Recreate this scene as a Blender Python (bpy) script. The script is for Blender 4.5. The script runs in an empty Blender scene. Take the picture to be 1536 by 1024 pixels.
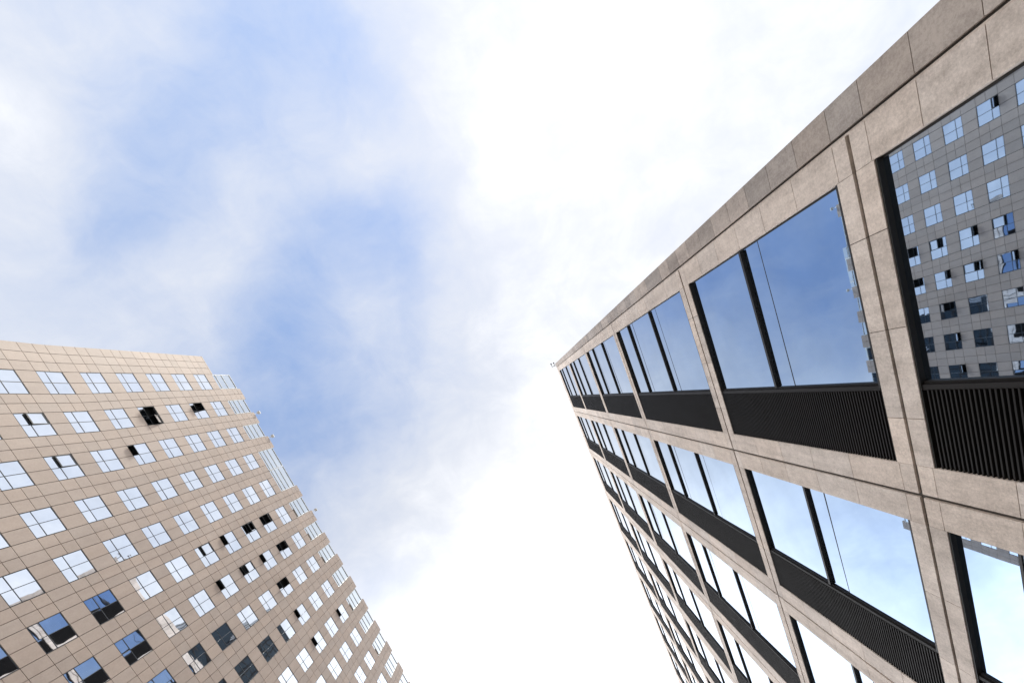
import bpy, math, random
from mathutils import Matrix, Vector

random.seed(7)
C = bpy.context.scene.collection
sc = bpy.context.scene

# ------------------------------------------------------------------ camera
EYE = 1.6
cam_d = bpy.data.cameras.new('camera')
cam = bpy.data.objects.new('camera', cam_d); C.objects.link(cam)
# rows: image right, image down, optical axis, each in world X (across the street), Y (along it), Z (up)
RW = ((0.92297842, 0.36651724, -0.11737102),
      (-0.38388924, 0.8983646, -0.21347152),
      (0.02720098, 0.24208708, 0.96987316))
r, d, f = (Vector(v) for v in RW)
cam.matrix_world = Matrix(((r.x, -d.x, -f.x, 0), (r.y, -d.y, -f.y, 0), (r.z, -d.z, -f.z, EYE), (0, 0, 0, 1)))
cam_d.sensor_fit = 'HORIZONTAL'; cam_d.sensor_width = 36
F_PX, CX, CY = 699.98, 863.263, 750.265
cam_d.lens = F_PX / 1536 * 36
cam_d.shift_x = -(CX - 768) / 1536
cam_d.shift_y = (CY - 512) / 1536
cam_d.clip_start = .05; cam_d.clip_end = 3000
sc.camera = cam

# ------------------------------------------------------------------ view, sky, sun
sc.view_settings.view_transform = 'Standard'
sc.view_settings.look = 'None'
sc.view_settings.gamma = 1
sc.view_settings.use_curve_mapping = False
sc.view_settings.exposure = 0.8
SUN_EL, SUN_AZ = 58, 140            # azimuth from +Y towards +X
world = bpy.data.worlds.new('World'); sc.world = world; world.use_nodes = True
nt = world.node_tree; nt.nodes.clear()
def N(kind, **kw):
    n = nt.nodes.new(kind)
    for k, v in kw.items(): setattr(n, k, v)
    return n
def put(sock, v):
    if hasattr(v, 'default_value') or hasattr(v, 'is_output'): nt.links.new(v, sock)
    else: sock.default_value = v
def M(op, a, b=None, c=None, clamp=False):
    n = N('ShaderNodeMath', operation=op); n.use_clamp = clamp
    for i, v in enumerate((a, b, c)):
        if v is not None: put(n.inputs[i], v)
    return n.outputs[0]
def V(op, a, b=None, scale=None):
    n = N('ShaderNodeVectorMath', operation=op); put(n.inputs[0], a)
    if b is not None: put(n.inputs[1], b)
    if scale is not None: put(n.inputs[3], scale)
    return n.outputs['Value'] if op in ('DISTANCE', 'LENGTH') else n.outputs[0]
sky = N('ShaderNodeTexSky', sky_type='NISHITA', sun_disc=False)
sky.sun_elevation = math.radians(SUN_EL); sky.sun_rotation = math.radians(SUN_AZ)
sky.air_density = 1.0; sky.dust_density = .3; sky.ozone_density = 3.0
tc = N('ShaderNodeTexCoord')
sep = N('ShaderNodeSeparateXYZ'); put(sep.inputs[0], tc.outputs['Generated'])
zz = M('MAXIMUM', sep.outputs[2], 0.0)
dv = M('DIVIDE', 1.0, M('ADD', zz, 1.0))
flat = N('ShaderNodeCombineXYZ'); put(flat.inputs[0], M('MULTIPLY', sep.outputs[0], dv)); put(flat.inputs[1], M('MULTIPLY', sep.outputs[1], dv))
S = flat.outputs[0]                # dome coordinates of a sky direction
# thinner and thicker parts of the cloud sheet: broad openings ...
warp = N('ShaderNodeTexNoise', noise_dimensions='3D'); put(warp.inputs['Vector'], S)
warp.inputs['Scale'].default_value = 6; warp.inputs['Detail'].default_value = 5
wv = V('SCALE', V('SUBTRACT', warp.outputs['Color'], (.5, .5, .5)), scale=.075)
SW = V('ADD', S, wv)
OPEN = [(-0.215, -0.360, -0.019), (-0.339, 0.398, 0.342), (0.434, -0.011, -0.095), (-0.014, 0.072, -0.098), (0.144, -0.266, -0.126), (-0.340, -0.036, 0.736), (0.244, 0.178, -0.039), (-0.067, -0.154, 0.516), (-0.198, 0.219, -0.155), (0.326, -0.183, -0.022), (-0.026, -0.321, 0.581), (-0.034, 0.267, -0.075), (-0.189, 0.049, 0.117), (-0.274, -0.201, 0.284), (0.074, -0.053, -0.057), (-0.198, 0.378, 0.079), (-0.201, -0.090, 0.633), (-0.149, -0.258, 0.558), (-0.099, -0.037, 0.141), (-0.301, 0.266, 0.639), (0.051, -0.207, -0.017), (0.141, -0.138, 0.053), (0.404, -0.109, 0.067), (-0.107, 0.110, -0.074), (0.223, -0.206, 0.025), (-0.310, 0.057, 0.294), (0.351, 0.021, 0.019), (0.022, -0.119, -0.019), (-0.092, 0.193, 0.064), (0.276, 0.100, -0.075), (-0.108, -0.333, 0.019), (-0.027, -0.239, -0.332), (-0.194, -0.190, -0.292), (-0.274, 0.350, -0.341)]
FINE = [(-0.142, -0.215, -0.252), (-0.207, 0.047, -0.149), (0.008, -0.299, -0.247), (-0.247, -0.151, -0.218), (0.326, -0.183, -0.018), (-0.030, -0.197, 0.054), (-0.254, -0.246, 0.135), (-0.112, -0.126, -0.325), (-0.215, -0.360, 0.070), (-0.103, 0.034, -0.074), (-0.108, -0.333, -0.012), (-0.185, -0.264, 0.217), (-0.068, -0.255, -0.039), (0.006, -0.078, -0.029), (-0.194, -0.190, -0.246), (-0.023, -0.266, 0.446), (-0.080, -0.175, 0.085), (0.144, -0.266, 0.091), (-0.190, 0.116, 0.128), (-0.324, -0.190, -0.088), (-0.243, -0.295, -0.301), (-0.113, -0.230, -0.140), (0.141, -0.138, -0.052), (0.057, -0.220, -0.013), (-0.266, -0.199, -0.071), (-0.181, -0.035, 0.141), (-0.037, 0.219, -0.019), (-0.133, -0.172, 0.322), (-0.226, -0.237, 0.366), (-0.171, -0.205, -0.120), (-0.208, -0.130, 0.129), (-0.047, -0.320, 0.018), (0.223, -0.206, -0.033), (-0.060, -0.191, 0.415), (-0.047, -0.226, -0.511), (-0.198, 0.219, -0.025), (0.404, -0.109, -0.035), (-0.036, -0.109, -0.124), (-0.014, 0.072, 0.049), (-0.166, -0.135, 0.146)]
acc = .08
for k_, (rad, table) in enumerate(((-100.0, OPEN), (-480.0, FINE))):
    for x, y, wgt in table:
        dist = V('DISTANCE', SW, (x, y, 0))
        g = M('EXPONENT', M('MULTIPLY', M('MULTIPLY', dist, dist), rad))
        acc = M('MULTIPLY_ADD', g, wgt, acc)
# ... and wisps of cirrus
mp = N('ShaderNodeMapping'); put(mp.inputs[0], SW)
mp.inputs['Rotation'].default_value = (0, 0, math.radians(32)); mp.inputs['Scale'].default_value = (1, 2.3, 1)
n1 = N('ShaderNodeTexNoise'); put(n1.inputs['Vector'], mp.outputs[0])
n1.inputs['Scale'].default_value = 10; n1.inputs['Detail'].default_value = 10; n1.inputs['Roughness'].default_value = .6; n1.inputs['Distortion'].default_value = .15
n2 = N('ShaderNodeTexNoise'); put(n2.inputs['Vector'], SW)
n2.inputs['Scale'].default_value = 20; n2.inputs['Detail'].default_value = 11; n2.inputs['Roughness'].default_value = .62; n2.inputs['Distortion'].default_value = .35
wisp = M('ADD', M('MULTIPLY', M('SUBTRACT', n1.outputs[0], .5), .60), M('MULTIPLY', M('SUBTRACT', n2.outputs[0], .5), .72))
edge = M('MULTIPLY_ADD', acc, 1.8, .25, clamp=True)
gap = M('ADD', acc, M('MULTIPLY', wisp, edge))
deep = N('ShaderNodeMapRange', interpolation_type='SMOOTHSTEP'); put(deep.inputs[0], M('MULTIPLY_ADD', wisp, .5, acc))
deep.inputs[1].default_value = .24; deep.inputs[2].default_value = -.30
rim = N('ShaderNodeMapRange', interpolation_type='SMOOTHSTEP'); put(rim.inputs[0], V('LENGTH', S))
rim.inputs[1].default_value = .42; rim.inputs[2].default_value = .62  # glow added to the low unseen sky to light the granite front
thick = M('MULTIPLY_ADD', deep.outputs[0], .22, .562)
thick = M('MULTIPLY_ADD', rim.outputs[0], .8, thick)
far = N('ShaderNodeMapRange', interpolation_type='SMOOTHSTEP')      # brightest cloud down the street
sp = N('ShaderNodeSeparateXYZ'); put(sp.inputs[0], SW); put(far.inputs[0], sp.outputs[1]); far.inputs[1].default_value = .05; far.inputs[2].default_value = .36
thick = M('MULTIPLY_ADD', far.outputs[0], .75, thick)
gap = M('POWER', M('MINIMUM', M('MAXIMUM', M('MULTIPLY_ADD', gap, 1.1, .07), 0.0), 1.25), .8)
cover = M('SUBTRACT', 1.0, M('MULTIPLY', gap, .55))
low = N('ShaderNodeMapRange', interpolation_type='SMOOTHSTEP'); put(low.inputs[0], sep.outputs[2])
low.inputs[1].default_value = .28; low.inputs[2].default_value = .02
cover = M('MAXIMUM', cover, M('MULTIPLY', low.outputs[0], .6))
bg_sky = N('ShaderNodeBackground'); hs = N('ShaderNodeHueSaturation'); put(hs.inputs['Color'], sky.outputs[0]); hs.inputs['Saturation'].default_value = 1.4; hs.inputs['Hue'].default_value = .498
put(bg_sky.inputs[0], hs.outputs[0]); bg_sky.inputs[1].default_value = .13
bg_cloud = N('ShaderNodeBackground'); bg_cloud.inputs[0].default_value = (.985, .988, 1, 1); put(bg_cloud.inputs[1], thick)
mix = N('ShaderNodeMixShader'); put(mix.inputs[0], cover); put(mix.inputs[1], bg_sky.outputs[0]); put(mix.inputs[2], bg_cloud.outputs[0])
wo = N('ShaderNodeOutputWorld'); put(wo.inputs[0], mix.outputs[0])

sun_d = bpy.data.lights.new('sun', 'SUN'); sun_d.energy = 1.5; sun_d.angle = math.radians(10); sun_d.color = (1, .93, .82)
sun = bpy.data.objects.new('sun', sun_d); C.objects.link(sun)
e, a = math.radians(SUN_EL), math.radians(SUN_AZ)
to_sun = Vector((math.sin(a) * math.cos(e), math.cos(a) * math.cos(e), math.sin(e)))
sun.rotation_euler = to_sun.to_track_quat('Z', 'Y').to_euler()

# ------------------------------------------------------------------ materials
def mat(name):
    m = bpy.data.materials.new(name); m.use_nodes = True
    global nt
    nt = m.node_tree
    b = nt.nodes['Principled BSDF']
    return m, b
def stone(name, base, dark, speck, rough=.62, scale=1.0, bump=.15, vary=0.0):
    m, b = mat(name)
    co = N('ShaderNodeTexCoord').outputs['Object']
    fine = N('ShaderNodeTexNoise'); put(fine.inputs['Vector'], co); fine.inputs['Scale'].default_value = 17 * scale; fine.inputs['Detail'].default_value = 9; fine.inputs['Roughness'].default_value = .85
    mid = N('ShaderNodeTexNoise'); put(mid.inputs['Vector'], co); mid.inputs['Scale'].default_value = 3.2 * scale; mid.inputs['Detail'].default_value = 9; mid.inputs['Roughness'].default_value = .72
    big = N('ShaderNodeTexNoise'); put(big.inputs['Vector'], co); big.inputs['Scale'].default_value = .4 * scale; big.inputs['Detail'].default_value = 6
    st = N('ShaderNodeMapping'); put(st.inputs[0], co); st.inputs['Scale'].default_value = (2.6, 2.6, .16)
    run = N('ShaderNodeTexNoise'); put(run.inputs['Vector'], st.outputs[0]); run.inputs['Scale'].default_value = scale; run.inputs['Detail'].default_value = 7; run.inputs['Roughness'].default_value = .65
    k = M('ADD', M('MULTIPLY', M('SUBTRACT', fine.outputs[0], .5), speck * 2.6), M('MULTIPLY', M('SUBTRACT', mid.outputs[0], .5), speck * 1.3))
    k = M('ADD', k, M('MULTIPLY', M('SUBTRACT', big.outputs[0], .5), speck * 1.0))
    k = M('ADD', k, M('MULTIPLY', M('SUBTRACT', run.outputs[0], .5), speck * 1.5))
    k = M('ADD', k, .58, clamp=True)
    cm = N('ShaderNodeMix', data_type='RGBA'); put(cm.inputs[0], k); cm.inputs[6].default_value = (*dark, 1); cm.inputs[7].default_value = (*base, 1)
    out = cm.outputs[2]
    if vary:
        at = N('ShaderNodeAttribute', attribute_name='tone'); 
        mu = N('ShaderNodeMix', data_type='RGBA', blend_type='MULTIPLY'); mu.inputs[0].default_value = 1
        put(mu.inputs[6], out); put(mu.inputs[7], at.outputs['Color']); out = mu.outputs[2]
    put(b.inputs['Base Color'], out); b.inputs['Roughness'].default_value = rough
    bp = N('ShaderNodeBump'); bp.inputs['Strength'].default_value = bump; bp.inputs['Distance'].default_value = .01
    put(bp.inputs['Height'], fine.outputs[0]); put(b.inputs['Normal'], bp.outputs[0])
    return m
GRANITE = stone('granite', (.77, .66, .57), (.40, .33, .275), 1.0, vary=1)
GRANITE_DARK = stone('darker_granite', (.51, .435, .375), (.25, .205, .175), 1.1, vary=1)  # darker granite for the outer corner slabs and the gable
JOINT = stone('dark_joint', (.10, .085, .07), (.05, .042, .036), .3)
TILE = stone('beige_tile', (.385, .308, .256), (.29, .228, .188), .75, rough=.5, scale=.5, bump=.05, vary=1)
GROUT = stone('brown_grout', (.24, .165, .115), (.18, .12, .085), .2)
ROOFING = stone('roofing', (.30, .28, .26), (.2, .19, .18), .4)
ASPHALT = stone('asphalt', (.065, .065, .068), (.035, .035, .036), 1.0, rough=.9)
PAVING = stone('paving', (.46, .44, .41), (.32, .31, .29), .6, rough=.85)
def metal(name, col, rough=.4, met=.6, spec=.5):
    m, b = mat(name)
    co = N('ShaderNodeTexCoord').outputs['Object']
    n = N('ShaderNodeTexNoise'); put(n.inputs['Vector'], co); n.inputs['Scale'].default_value = 1.4; n.inputs['Detail'].default_value = 6
    cm = N('ShaderNodeMix', data_type='RGBA'); put(cm.inputs[0], n.outputs[0])
    cm.inputs[6].default_value = (*[c * .65 for c in col], 1); cm.inputs[7].default_value = (*[min(1, c * 1.35) for c in col], 1)
    put(b.inputs['Base Color'], cm.outputs[2]); b.inputs['Metallic'].default_value = met
    b.inputs['Specular IOR Level'].default_value = spec
    put(b.inputs['Roughness'], M('MULTIPLY_ADD', n.outputs[0], .2, rough - .1))
    return m
BLACK = metal('black_metal', (.012, .0105, .0095), .5, .0)
BRONZE = metal('dark_bronze', (.015, .0127, .0118), .55, .0, .2)
FRAME = metal('dark_frame', (.045, .05, .055), .45, .3)
PALE = metal('pale_metal', (.62, .62, .60), .4, .2)
GREYMETAL = metal('grey_metal', (.14, .14, .14), .45, .5)
INSIDE = metal('dark_room', (.010, .011, .012), .9, 0)  # near-black colour stands in for the shade of rooms behind the glass
def glass(name, col, wave, scale, lean=None, soft=.015):
    m, b = mat(name)                       # mirror-coated solar glazing
    co = N('ShaderNodeTexCoord').outputs['Object']
    n = N('ShaderNodeTexNoise'); put(n.inputs['Vector'], co); n.inputs['Scale'].default_value = scale; n.inputs['Detail'].default_value = 1.5
    dirt = N('ShaderNodeTexNoise'); put(dirt.inputs['Vector'], co); dirt.inputs['Scale'].default_value = .9; dirt.inputs['Detail'].default_value = 8
    cm = N('ShaderNodeMix', data_type='RGBA'); put(cm.inputs[0], dirt.outputs[0])
    cm.inputs[6].default_value = (*[c * .9 for c in col], 1); cm.inputs[7].default_value = (*[min(1, c * 1.1) for c in col], 1)
    put(b.inputs['Base Color'], cm.outputs[2]); b.inputs['Metallic'].default_value = 1; b.inputs['Roughness'].default_value = soft
    bp = N('ShaderNodeBump'); bp.inputs['Strength'].default_value = wave; bp.inputs['Distance'].default_value = .02
    put(bp.inputs['Height'], n.outputs[0])
    if lean:                               # shading normal leaned to steer the reflections, the panes themselves stay upright
        nrm = N('ShaderNodeNewGeometry').outputs['Normal']
        put(bp.inputs['Normal'], V('NORMALIZE', V('ADD', nrm, lean)))
    put(b.inputs['Normal'], bp.outputs[0])
    return m
GLASS_R = glass('bronze_building_glass', (.43, .545, .70), .09, .4, None, .012)
GLASS_L = glass('tiled_building_glass', (.77, .82, .89), .35, .55, (0, -.036, .03))
GLASS_B = glass('roof_bay_glass', (.66, .72, .78), .25, .5)

# ------------------------------------------------------------------ mesh helpers
class MB:
    def __init__(s, fn=None):
        s.v = []; s.f = []; s.m = []; s.t = []; s.fn = fn or (lambda p: p)
    def quad(s, pts, mi=0, tone=1.0):
        i = len(s.v); s.v += [s.fn(p) for p in pts]; s.f.append(tuple(range(i, i + len(pts)))); s.m.append(mi); s.t.append(tone)
    def box(s, x0, x1, y0, y1, z0, z1, mi=0, tone=1.0):
        i = len(s.v)
        s.v += [s.fn(p) for p in ((x0, y0, z0), (x1, y0, z0), (x1, y1, z0), (x0, y1, z0), (x0, y0, z1), (x1, y0, z1), (x1, y1, z1), (x0, y1, z1))]
        for q in ((0, 3, 2, 1), (4, 5, 6, 7), (0, 1, 5, 4), (1, 2, 6, 5), (2, 3, 7, 6), (3, 0, 4, 7)):
            s.f.append(tuple(i + k for k in q)); s.m.append(mi); s.t.append(tone)
    def tube(s, p0, p1, r0, r1=None, n=10, mi=0):
        r1 = r0 if r1 is None else r1
        p0, p1 = Vector(p0), Vector(p1); ax = (p1 - p0).normalized()
        u = ax.orthogonal().normalized(); w = ax.cross(u); i = len(s.v)
        for c, rr in ((p0, r0), (p1, r1)):
            for k in range(n):
                t = 2 * math.pi * k / n; s.v.append(tuple(c + (u * math.cos(t) + w * math.sin(t)) * rr))
        for k in range(n):
            s.f.append((i + k, i + (k + 1) % n, i + n + (k + 1) % n, i + n + k)); s.m.append(mi); s.t.append(1)
        s.f.append(tuple(i + k for k in reversed(range(n)))); s.m.append(mi); s.t.append(1)
        s.f.append(tuple(i + n + k for k in range(n))); s.m.append(mi); s.t.append(1)
    def build(s, name, mats, parent=None, origin=(0, 0, 0)):
        me = bpy.data.meshes.new(name)
        ox, oy, oz = origin
        me.from_pydata([(a - ox, b - oy, c - oz) for a, b, c in s.v], [], s.f)
        for m_ in (mats if isinstance(mats, (list, tuple)) else [mats]): me.materials.append(m_)
        me.polygons.foreach_set('material_index', s.m)
        ca = me.color_attributes.new('tone', 'FLOAT_COLOR', 'CORNER')
        cols = []
        for p, t in zip(me.polygons, s.t):
            c = (t, t, t, 1) if not isinstance(t, tuple) else (*t, 1)
            cols += list(c) * p.loop_total
        ca.data.foreach_set('color', cols)
        import bmesh
        bm = bmesh.new(); bm.from_mesh(me); bmesh.ops.recalc_face_normals(bm, faces=bm.faces); bm.to_mesh(me); bm.free()
        me.update()
        o = bpy.data.objects.new(name, me); C.objects.link(o)
        if parent is not None: o.parent = parent
        else: o.location = origin
        return o
def empty(name, label, cat, loc=(0, 0, 0), group=None):
    o = bpy.data.objects.new(name, None); C.objects.link(o); o.location = loc
    o['label'] = label; o['category'] = cat
    if group: o['group'] = group
    return o
def structure(o): o['kind'] = 'structure'; return o
rnd = random.uniform
def tone(k=.05, h=.02):
    t = 1 + rnd(-k, k); q = rnd(-h, h); return (t * (1 + q), t, t * (1 - q))

# ------------------------------------------------------------------ ground, street
g = MB(); g.box(-1500, 1500, -1500, 1500, -1.0, 0); structure(g.build('ground', PAVING))
g = MB(); g.box(-19, 1.0, -400, 400, .004, .008); structure(g.build('road', ASPHALT))
for nm, x0, x1 in (('pavement', 1.0, 7.3), ('pavement', -29.8, -19.0)):
    g = MB()
    for k in range(-40, 40): g.box(x0, x1, k * 3, k * 3 + 2.985, .0, .14, 0, tone())
    structure(g.build(nm, PAVING))
g = MB()
for k in range(-30, 30): g.box(-9.08, -8.92, k * 6, k * 6 + 3, .010, .014)
structure(g.build('lane_marking', metal('white_road_paint', (.7, .7, .68), .8, 0)))

# ------------------------------------------------------------------ granite building (right)
U = 7.5
def RU(p):                          # (depth behind the face, along, up) in units of U -> metres
    return ((1 + p[0]) * U, p[1] * U, EYE + p[2] * U)
Z0 = -EYE / U
TOP = 10.47
granite = empty('office_building', 'granite clad office block with black framed glass bays and ribbed dark louvres', 'building', (U, 0, 0))
OR = (U, 0, 0)
Y_EDGE, Y_END = -.374, 9.02
piers = [-.2925, .706, 1.665, 2.68, 3.70, 4.72, 5.74, 6.76, 7.78, 8.80]
bands = [-.02, 1.238, 2.50, 4.30, 6.17, 8.20, 10.20]
H = .066                            # half height of a stone band
bars = {1: [.60], 2: [1.893], 3: [3.215, 3.84], 4: [5.06, 5.68], 5: [7.02, 7.67], 6: [8.93, 9.68]}
DG = .019                           # glass lies this far behind the stone face
w = MB(RU)
w.box(.06, 3.2, Y_EDGE + .012, Y_END, Z0, TOP - .06)
w.build('wall', JOINT, granite, OR)
side = MB(RU)                       # gable wall beyond the corner pier
z = Z0
while z < TOP - .01:
    z1 = min(z + .31, TOP)
    for k in range(12):
        side.box(.07 + k * .26, .07 + k * .26 + .2585, Y_EDGE, Y_EDGE + .02, z + .0008, z1 - .0008, 0, tone())
    z = z1
side.build('side_wall', GRANITE_DARK, granite, OR)
rf = MB(RU); rf.box(.05, 3.19, Y_EDGE + .03, Y_END - .02, TOP - .059, TOP - .04); rf.build('roof', ROOFING, granite, OR)

def joints():                       # heights at which the pier panels meet
    zs = [Z0]
    for i, b in enumerate(bands):
        lo, hi = b - .060, b + .060
        a0 = zs[-1]; n = max(1, round((lo - a0) / .235))
        for k in range(1, n): zs.append(a0 + (lo - a0) * k / n)
        zs += [lo, hi] if lo > Z0 + .02 else [hi]
    if zs[-1] < TOP - .05: zs.append(TOP)
    zs[-1] = TOP
    return zs
JZ = joints()
JE = [Z0] + [1.1767 - .147 * k for k in range(9, -1, -1)] + [1.2946 + .147 * k for k in range(62)] + [TOP]    # outer slabs of the corner pier
JI = [Z0] + [1.1767 - .147 * k for k in range(9, -1, -1)]                                                     # inner slabs
for b0, b1 in zip(bands[1:], bands[2:] + [TOP + .06]):
    lo, hi = b0 + .0575, b1 - .0605
    n = max(1, round((hi - lo) / .2)); JI += [lo + (hi - lo) * k / n for k in range(n + 1)]
JI[-1] = TOP
JI = [v for k, v in enumerate(JI) if k == 0 or v - JI[k - 1] > .01]
GJ = .0009                          # half joint
GW = .0062                          # half groove
def panels(mb, y0, y1, zs, mi=0, depth=.05, x=0.0):
    for a0, a1 in zip(zs, zs[1:]):
        mb.box(x, x + depth, y0, y1, a0 + GJ, a1 - GJ, mi, tone(.17, .02))
def split_band(zs):                 # cut the groove of each stone band out of the pier panels
    out = []
    for a0, a1 in zip(zs, zs[1:]):
        cut = [b for b in bands if a0 < b < a1]
        if cut: out += [(a0, cut[0] - GW), (cut[0] + GW, a1)]
        else: out.append((a0, a1))
    return out
p = MB(RU)
panels(p, Y_EDGE, piers[0] - GW, JE, 1, .06)
for a0, a1 in split_band(JI): p.box(0, .06, piers[0] + GW, -.1996, a0 + GJ, a1 - GJ, 0, tone(.07, .015))
p.box(.012, .055, Y_EDGE + .004, -.2036, Z0, TOP - .004, 2)
p.box(.003, .0115, piers[0] + .0008, piers[0] + GW - .0006, Z0, TOP - .004, 0)
p.build('corner_pier', [GRANITE, GRANITE_DARK, JOINT], granite, OR)
PW = .100
for y in piers[1:]:
    p = MB(RU)
    for a0, a1 in split_band(JZ):
        p.box(0, .05, y - PW, y - GW, a0 + GJ, a1 - GJ, 0, tone(.085, .02))
        p.box(0, .05, y + GW, y + PW, a0 + GJ, a1 - GJ, 0, tone(.085, .02))
    p.box(.008, .046, y - PW + .004, y + PW - .004, Z0, TOP - .004, 1)
    p.build('pilaster', [GRANITE, JOINT], granite, OR)
LW = .238                           # louvre panel width
def bay_span(k):                    # glass start, glass end, louvre end
    y0 = -.1996 if k == 0 else piers[k] + PW
    y2 = piers[k + 1] - PW
    return y0, y2 - LW, y2
nb = len(piers) - 1
for i, b in enumerate(bands):
    p = MB(RU)
    top = TOP if i == len(bands) - 1 else b + H
    for k in range(nb):
        y0, y1, y2 = bay_span(k)
        n = 4 if k == 0 else 3
        first = -.2925 if k == 0 else y0
        ys = [y0, -.042, .203, .4595, y2] if k == 0 else [y0, y0 + .265, y0 + .53, y2]
        for a0, a1 in zip(ys, ys[1:]):
            p.box(0, .03, a0 + GJ, a1 - GJ, b - H, b - GW, 0, tone(.085, .02))
            p.box(0, .03, a0 + GJ, a1 - GJ, b + GW, top, 0, tone(.085, .02))
        p.box(.008, .029, y0 + .001, y2 - .001, b - H + .003, top - .003, 1)
    p.build('stone_band', [GRANITE, JOINT], granite, OR)
for i in range(1, len(bands)):
    zlo, zhi = bands[i - 1] + H, bands[i] - H
    for k in range(nb):
        y0, y1, y2 = bay_span(k)
        fr = MB(RU); pn = MB(RU)
        # black lining: soffit board under the stone band, sill, jambs
        fr.box(.003, .058, y0 + .0005, y2 - .0005, zhi - .006, zhi - .0005, 0)
        fr.box(.003, .058, y0 + .0005, y1, zlo + .0005, zlo + .012, 0)
        fr.box(.016, .058, y0 + .0005, y0 + .006, zlo + .012, zhi - .006, 0)
        # bronze post with its reveal between glass and louvres
        fr.box(.006, .058, y1 - .004, y1 + .010, zlo + .012, zhi - .006, 1)
        fr.box(.012, .058, y1 - .012, y1 - .004, zlo + .012, zhi - .006, 1)
        bb = list(bars[i])
        if i == 1 and k == 1: bb = [.60, .985]
        edges = [zlo + .012]
        for q in bb:
            hgt = .007 if q != .985 else .004
            fr.box(.006 if q != .985 else DG - .002, .056, y0 + .006, y1 - .012, q - hgt, q + hgt, 0)
            seam = q - hgt - .115
            if q != .985:
                fr.box(DG - .0006, .05, y0 + .006, y1 - .012, seam - .0022, seam + .0022, 0)
                pn_e = [edges[-1], seam - .0022, seam + .0022, q - hgt]
                edges += [seam - .0022, seam + .0022, q - hgt, q + hgt]
            else: edges += [q - hgt, q + hgt]
        edges.append(zhi - .006)
        for a0, a1 in zip(edges[0::2], edges[1::2]):
            tx, ty = rnd(-.0006, .0006), rnd(-.0008, .0008)
            pn.quad([(DG - tx - ty, y0 + .006, a0), (DG - tx + ty, y1 - .012, a0), (DG + tx + ty, y1 - .012, a1), (DG + tx - ty, y0 + .006, a1)])
        win = fr.build('window', [BLACK, BRONZE], granite, OR)
        pane = pn.build('pane', GLASS_R, win, OR)
        # louvres: horizontal ribs
        lv = MB(RU); pitch = .0129; la, lb = y1 + .010, y2 - .0006
        nsl = int((zhi - .006 - zlo) / pitch)
        for s in range(nsl):
            c = zlo + (s + .5) * pitch
            lv.quad([(.0042, la, c - .0018), (.0042, lb, c - .0018), (.0042, lb, c + .0026), (.0042, la, c + .0026)])
            lv.quad([(.0042, la, c + .0026), (.0042, lb, c + .0026), (.0125, lb, c + .0050), (.0125, la, c + .0050)])
            lv.quad([(.0125, la, c + .0050), (.0125, lb, c + .0050), (.0125, lb, c + .0111), (.0125, la, c + .0111)])
            lv.quad([(.0125, la, c + .0111), (.0125, lb, c + .0111), (.0042, lb, c + .0111), (.0042, la, c + .0111)])
        lv.box(.0135, .05, la, lb, zlo, zhi - .007)
        lv.build('louvre_panel', BRONZE, granite, OR)

# lamp bracket at the roof corner
fb = empty('floodlight', 'small dark double lamp bracket leaning out from the granite roof corner', 'lamp', (U - .05, Y_EDGE * U + .25, EYE + TOP * U))
bx, by, bz = U - .02, Y_EDGE * U + .28, EYE + TOP * U
def loc(o, t): o.location = (0, 0, 0); return o
a_ = MB(); q = tuple(fb.location)
a_.tube((bx + .3, by, bz), (bx + .3, by, bz + .30), .05); a_.tube((bx + .3, by, bz + .27), (bx - .62, by, bz + .27), .045); a_.box(bx + .15, bx + .45, by - .15, by + .15, bz - .002, bz + .03)
a_.build('bracket', GREYMETAL, fb, q)
for xx in (bx - .58, bx - .12):
    h_ = MB(); h_.tube((xx, by + .02, bz + .27), (xx, by - .32, bz + .30), .04); h_.tube((xx, by - .30, bz + .30), (xx, by - .56, bz + .32), .07, .13)
    h_.build('lamp_head', GREYMETAL, fb, q)

# ------------------------------------------------------------------ tiled building (left)
D = 28.1
def LU(p):                          # (depth behind the face, along, up) in units of D -> metres
    x, y, z = p
    hi = max(0.0, z - 1.3) / .57
    yy = y - .022 * hi * max(0.0, min(1.0, (.12 - y) / .2))
    z2 = z + .035 * max(-.55, min(.45, y)) * hi
    return (-(1 + x) * D, yy * D, EYE + z2 * D)
OL = (-D, 0, 0)
tiled = empty('tiled_tower', 'beige tiled tower block with square four-pane mirror windows and a stepped roof edge', 'building', OL)
ZL0 = -EYE / D
rows = [(-.4618, -.4057), (-.3622, -.3081), (-.2619, -.2060), (-.1561, -.1006), (-.0533, .0031), (.0478, .1068), (.1540, .2125), (.2635, .3205), (.3760, .4365), (.4940, .5565), (.6090, .6720), (.7270, .7880), (.8430, .9080), (.9600, 1.022), (1.077, 1.140), (1.194, 1.257)]
Y_L0, Y_L1 = -.530, 1.30
tops = [1.875, 1.763, 1.652, 1.539, 1.4255, 1.3120, 1.2000, 1.0830, .9680]
while tops[-1] > .2: tops.append(tops[-1] - .1145)
WH = .0660
floors = [(t - WH, t) for t in tops]
BAY0, BAY1, PIER1, PIERC = 1.918, 2.029, 2.047, 1.925
core = MB(LU)
core.box(.012, .62, Y_L0 + .004, Y_L1, ZL0, 1.30); core.box(.012, .62, Y_L0 + .004, Y_L1, 1.30, 1.90)
core.build('wall_core', INSIDE, tiled, OL)
TJ = .00052
def tile(mb, y0, y1, z0, z1, depth=.006, x=0.0):
    mb.box(x, x + depth, y0 + TJ, y1 - TJ, z0 + TJ, z1 - TJ, 0, tone(.055, .015))
zcuts = [ZL0, .06]                  # horizontal joints shared by the whole front
for z0, z1 in reversed(floors):
    if z0 > zcuts[-1] + .01: zcuts += [z0, (z0 + z1) / 2 + .002, z1]
wall = MB(LU)
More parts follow.
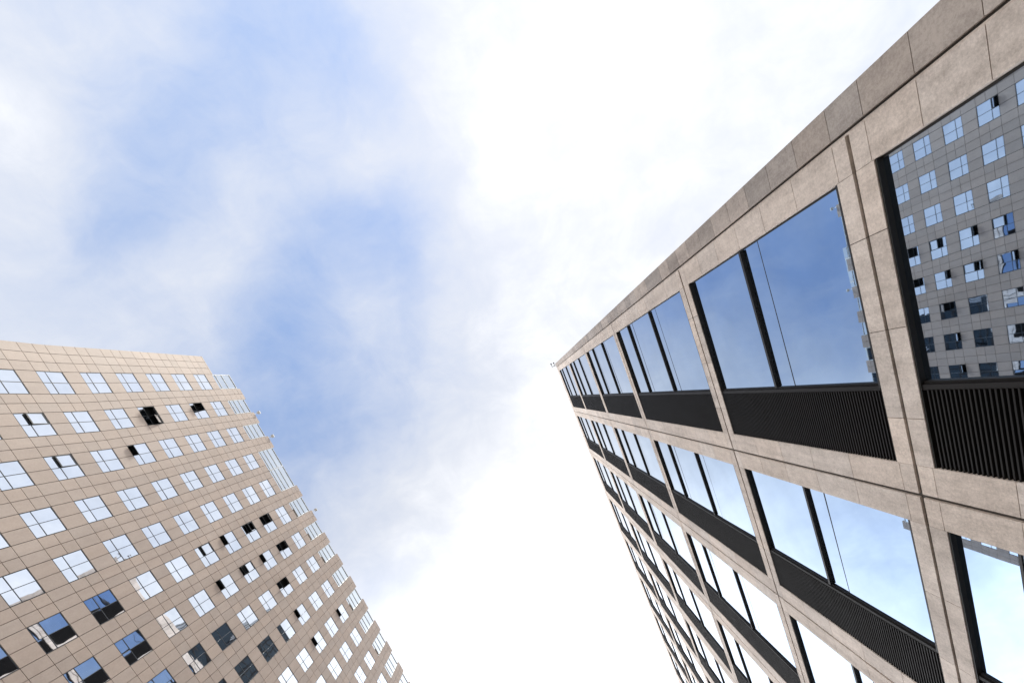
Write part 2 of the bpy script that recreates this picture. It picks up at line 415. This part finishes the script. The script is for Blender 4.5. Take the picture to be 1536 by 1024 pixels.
strips = [(Y_L0, rows[0][0])] + [(a[1], b[0]) for a, b in zip(rows, rows[1:])] + [(rows[-1][1], Y_L1)]
for si, (y0, y1) in enumerate(strips):
    n = 3 if si == 0 else 2
    ztop = PIERC if si == 0 else (1.915 if si == 4 else PIER1)
    zc = [c for c in zcuts] + [BAY0 if ztop > BAY0 else ztop]
    if ztop > BAY0 + .005: zc += ([ztop] if si == 0 else [1.953, 1.99, 2.02, ztop])
    for k in range(n):
        ya, yb = y0 + (y1 - y0) * k / n, y0 + (y1 - y0) * (k + 1) / n
        for a0, a1 in zip(zc, zc[1:]): tile(wall, ya, yb, a0, a1)
    wall.box(.003, .0115, y0 + .0008, y1 - .0008, ZL0, 1.3, 1); wall.box(.003, .0115, y0 + .0008, y1 - .0008, 1.3, min(ztop, 1.9) - .001, 1)
    if ztop > 1.93:                 # pier stands above the roof: it has sides and a back
        wall.box(.003, .075, y0 + .0015, y1 - .0015, 1.9, ztop - .0005, 2)
    elif ztop > 1.9: wall.box(.003, .075, y0 + .0015, y1 - .0015, 1.9, ztop - .0005, 2)
for y0, y1 in rows:                 # tile between one window and the next above
    below = .06
    for z0, z1 in reversed(floors):
        ym = (y0 + y1) / 2
        for ya, yb in ((y0, ym), (ym, y1)): tile(wall, ya, yb, below, z0)
        wall.box(.003, .0115, y0 + .0008, y1 - .0008, below + .001, z0 - .001, 1)
        below = z1
    for ya, yb in ((y0, ym), (ym, y1)): tile(wall, ya, yb, below, BAY0)
    wall.box(.003, .0115, y0 + .0008, y1 - .0008, below + .001, BAY0 - .001, 1)
wall.build('wall', [TILE, GROUT, TILE], tiled, OL)
sd = MB(LU)                         # side wall beyond the corner
for a0, a1 in zip(zcuts + [BAY0], zcuts[1:] + [BAY0]):
    if a1 - a0 < .001: continue
    for k in range(12): sd.box(.007 + k * .05, .007 + k * .05 + .0492, Y_L0 + .001, Y_L0 + .004, a0 + TJ, a1 - TJ, 0, tone(.055, .015))
sd.build('side_wall', TILE, tiled, OL)
rf = MB(LU); rf.box(.08, .62, Y_L0 + .01, Y_L1, 1.9001, 1.91); rf.build('roof', ROOFING, tiled, OL)

def seen_area(y0, y1, z0, z1):      # how large a window shows in the photograph, in pixels
    ps = []
    for y, z in ((y0, z0), (y1, z0), (y1, z1), (y0, z1)):
        v = Vector(LU((0, y, z))) - Vector((0, 0, EYE)); zc = v.dot(f)
        if zc <= 0: return 0
        ps.append((CX + F_PX * v.dot(r) / zc, CY + F_PX * v.dot(d) / zc))
    if all(x < 0 or x > 1536 or y < 0 or y > 1024 for x, y in ps): return 0
    s = 0
    for (xa, ya), (xb, yb) in zip(ps, ps[1:] + ps[:1]): s += xa * yb - xb * ya
    return abs(s) / 2
# open sashes: (row, floor) -> list of (half along, pane up the wall 0 low 1 tall, degrees)
OPENED = {(1, 3): [(0, 1, 30), (1, 1, 22)], (1, 1): [(0, 1, 28)], (2, 4): [(0, 0, 35)], (1, 6): [(0, 1, 6)], (2, 6): [(0, 1, 5)],
          (5, 4): [(0, 1, 6)], (5, 3): [(0, 0, 38)], (5, 2): [(0, 1, 14)], (5, 1): [(0, 1, 24)], (6, 2): [(0, 0, 36)], (6, 3): [(0, 0, 20), (0, 1, 8)],
          (6, 1): [(0, 1, 26)], (6, 4): [(0, 0, 32)], (7, 2): [(0, 1, 30)], (8, 2): [(0, 0, 30)], (9, 0): [(0, 0, 30)], (9, 2): [(0, 0, 35)]}
FT = .00065                         # half width of a glazing bar
EB = .0008
def window(mb, pb, ry, fz, opened=(), sashes=None):
    y0, y1 = ry; z0, z1 = fz
    ym = (y0 + y1) / 2; zm = z0 + (z1 - z0) * .34
    a = .0004
    mb.box(.0003, .011, y0 + a, y0 + a + EB, z0 + a, z1 - a); mb.box(.0003, .011, y1 - a - EB, y1 - a, z0 + a, z1 - a)
    mb.box(.0003, .011, y0 + a + EB, y1 - a - EB, z0 + a, z0 + a + EB); mb.box(.0003, .011, y0 + a + EB, y1 - a - EB, z1 - a - EB, z1 - a)
    mb.box(.0003, .011, ym - FT, ym + FT, z0 + a + EB, z1 - a - EB)
    mb.box(.0004, .011, y0 + a + EB, ym - FT, zm - FT, zm + FT); mb.box(.0004, .011, ym + FT, y1 - a - EB, zm - FT, zm + FT)
    for iy, (ya, yb) in enumerate(((y0 + a + EB, ym - FT), (ym + FT, y1 - a - EB))):
        for iz, (za, zb) in enumerate(((z0 + a + EB, zm - FT), (zm + FT, z1 - a - EB))):
            op = [o for o in opened if o[0] == iy and o[1] == iz]
            if op and sashes is not None:
                ang = math.radians(op[0][2]); L = zb - za; sb = MB(LU); sg = MB(LU)
                ca, sa = math.cos(ang), math.sin(ang)
                def P(t, off): return (.001 - sa * t * L - off * ca, 0, zb - ca * t * L + off * sa)
                for (ta, tb, yA, yB) in ((0, .06, ya, yb), (.94, 1, ya, yb), (.06, .94, ya, ya + .0012), (.06, .94, yb - .0012, yb)):
                    A, B2, C2, D2 = P(ta, 0), P(tb, 0), P(tb, -.0012), P(ta, -.0012)
                    for q4 in ((A, B2, yA, yB), (C2, D2, yA, yB)):
                        sb.quad([(q4[0][0], yA, q4[0][2]), (q4[1][0], yA, q4[1][2]), (q4[1][0], yB, q4[1][2]), (q4[0][0], yB, q4[0][2])])
                A, B2 = P(.05, -.0006), P(.95, -.0006)
                sg.quad([(A[0], ya + .001, A[2]), (B2[0], ya + .001, B2[2]), (B2[0], yb - .001, B2[2]), (A[0], yb - .001, A[2])])
                sashes.append((sb, sg))
            else:
                tx, ty = rnd(-1, 1) * .00012, rnd(-1, 1) * .00012
                pb.quad([(.0009 - tx - ty, ya, za), (.0009 - tx + ty, yb, za), (.0009 + tx + ty, yb, zb), (.0009 + tx - ty, ya, zb)])
cells = sorted(((seen_area(*ry, *fz), ri, fi) for ri, ry in enumerate(rows) for fi, fz in enumerate(floors)), reverse=True)
rest_f, rest_p = MB(LU), MB(LU)
for n, (area, ri, fi) in enumerate(cells):
    if n < 100 and area > 0:
        mf, mp_ = MB(LU), MB(LU); sash = []
        window(mf, mp_, rows[ri], floors[fi], OPENED.get((ri, fi), ()), sash)
        wo_ = mf.build('window', FRAME, tiled, OL)
        mp_.build('pane', GLASS_L, wo_, OL)
        for sb, sg in sash:
            i0 = len(sb.v)
            for v_ in sg.v: sb.v.append(v_)
            for f_ in sg.f: sb.f.append(tuple(q + i0 for q in f_)); sb.m.append(1); sb.t.append(1)
            s_ = sb.build('open_sash', [FRAME, GLASS_L], wo_, OL)
    else: window(rest_f, rest_p, rows[ri], floors[fi])
i0 = len(rest_f.v); rest_f.v += rest_p.v
for f_ in rest_p.f: rest_f.f.append(tuple(q + i0 for q in f_)); rest_f.m.append(1); rest_f.t.append(1)
rs = rest_f.build('window', [FRAME, GLASS_L], tiled, OL); rs['kind'] = 'stuff'

# glazed bays along the roof between the piers
def roof_bay(y0, y1, cuts, extra=0.0, op=0):
    fr, pn = MB(LU), MB(LU)
    z0, z1 = BAY0 + .0006, BAY1
    xb = .0008
    for i, c in enumerate(cuts): fr.box(xb - .0006, .010, y0, y1, c - .0008, c + .0008)
    fr.box(xb - .001, .075, y0, y0 + .0016, z0, z1); fr.box(xb - .001, .075, y1 - .0016, y1, z0, z1)
    fr.box(xb - .001, .075, y0 + .0016, y1 - .0016, z1 - .0022, z1); fr.box(.02, .074, y0 + .0016, y1 - .0016, z0, z0 + .001)
    es = [z0] + list(cuts) + [z1 - .0022]
    for i, (a0, a1) in enumerate(zip(es, es[1:])):
        t = rnd(-1, 1) * .0002
        if op and i == 0:
            ym = y0 + (y1 - y0) * .45
            pn.quad([(xb + .001, y0 + .0016, a0 + .0008), (xb + .001, ym, a0 + .0008), (xb + .001, ym, a1 - .0008), (xb + .001, y0 + .0016, a1 - .0008)])
        else: pn.quad([(xb + .001 + t, y0 + .0016, a0 + .0008), (xb + .001 - t, y1 - .0016, a0 + .0008), (xb + .001 + t, y1 - .0016, a1 - .0008), (xb + .001 - t, y0 + .0016, a1 - .0008)])
    fr.box(.070, .0745, y0 + .0016, y1 - .0016, z0 + .001, z1 - .0022, 1)
    b_ = fr.build('roof_bay', [PALE, INSIDE], tiled, OL)
    pn.build('pane', GLASS_B, b_, OL)
for i, (y0, y1) in enumerate(rows):
    if i == 3: y1 = (rows[3][1] + rows[4][0]) / 2 - .0003
    if i == 4: y0 = (rows[3][1] + rows[4][0]) / 2 + .0003
    c3 = [1.936, 1.976] if i == 0 else [1.931, 1.957, 1.988]
    roof_bay(y0 + .0004, y1 - .0004, c3, op=1 if i in (5, 6, 7, 9, 11) else 0)

# little lamps that look over the roof piers
for ri, lab in ((1, 'small white lamp on the tiled roof pier nearest the building corner'), (2, 'middle one of three small white lamps along the tiled roof edge'), (5, 'small white lamp on the tiled roof beyond the wide double bay')):
    y = rows[ri][1] + .006
    base = Vector(LU((.004, y, PIER1))) - Vector((0, 0, .88))
    e_ = empty('floodlight', lab, 'lamp', tuple(base), 'white lamps on the tiled roof edge')
    m1 = MB(); m1.tube(base + Vector((-.05, 0, .9)), base + Vector((-.05, 0, 1.35)), .04); m1.tube(base + Vector((-.05, 0, 1.3)), base + Vector((.35, 0, 1.4)), .035)
    m1.box(base.x - .2, base.x + .05, base.y - .1, base.y + .1, base.z + .86, base.z + .9)
    m1.build('bracket', PALE, e_, tuple(base))
    m2 = MB(); c0 = base + Vector((.3, 0, 1.36)); m2.box(c0.x - .1, c0.x + .2, c0.y - .16, c0.y + .16, c0.z - .06, c0.z + .08); m2.build('lamp_head', PALE, e_, tuple(base))

# set-back plant rooms on the tiled roof, behind the piers
for y0, y1 in ((-.074, .14), (.38, .53)):
    m = MB(LU); s0, s1, zt = .15, .30, 2.255
    ys = [y0 + (y1 - y0) * k / 4 for k in range(5)]
    def raw(p): return (-(1 + p[0]) * D, p[1] * D, EYE + p[2] * D)
    m.fn = raw
    m.box(s0, s1, y0, y1, 1.909, zt - .03); m.box(s0 + .001, s1, y0 + .006, y1 - .006, zt - .03, zt, 1)
    for k in range(4): m.box(s0 - .0015, s0 + .001, ys[k] + .008, ys[k + 1] - .003, zt - .028, zt - .003, 2)
    m.build('plant_room', [TILE, PALE, GLASS_B], tiled, OL)

# ------------------------------------------------------------------ dark tower behind the granite block (mirrored in the tiled building's windows)
tw = empty('glass_tower', 'dark glass tower with a rounded crown, mirrored in the lower windows of the tiled building', 'building', (47, 34, 0))
OT = (47, 34, 0)
DARKGLASS = metal('dark_teal_glass', (.013, .021, .027), .2, 0, .3)
m = MB(); m.box(38, 56, 27.5, 41, 0, 154.4); m.box(41, 53, 29.5, 39, 154.4, 160)
for k in range(39): m.box(37.92, 56.08, 27.42, 41.08, k * 3.9 + 1.4, k * 3.9 + 1.9, 1)
for k in range(7): m.box(37.8, 38.2, 27.6 + k * 2.2, 27.8 + k * 2.2, 0, 154.8, 1)
m.build('shaft', [DARKGLASS, BRONZE], tw, OT)
m = MB(); m.box(39, 55, 15.5, 27.4, 0, 133)
for k in range(34): m.box(38.93, 55.07, 15.43, 27.4, k * 3.9 + 1.4, k * 3.9 + 1.9, 1)
m.build('wing', [DARKGLASS, BRONZE], tw, OT)
m = MB(); c_, r_ = 21.45, 5.95     # barrel vault over the wing
arc = [(c_ + r_ * math.cos(math.pi * i / 24), 133 + r_ * 1.25 * math.sin(math.pi * i / 24)) for i in range(25)]
for (ya, za), (yb, zb) in zip(arc, arc[1:]): m.quad([(39, ya, za), (39, yb, zb), (55, yb, zb), (55, ya, za)])
m.quad([(39, y, z) for y, z in arc]); m.quad([(55, y, z) for y, z in arc])
m.build('crown', DARKGLASS, tw, OT)
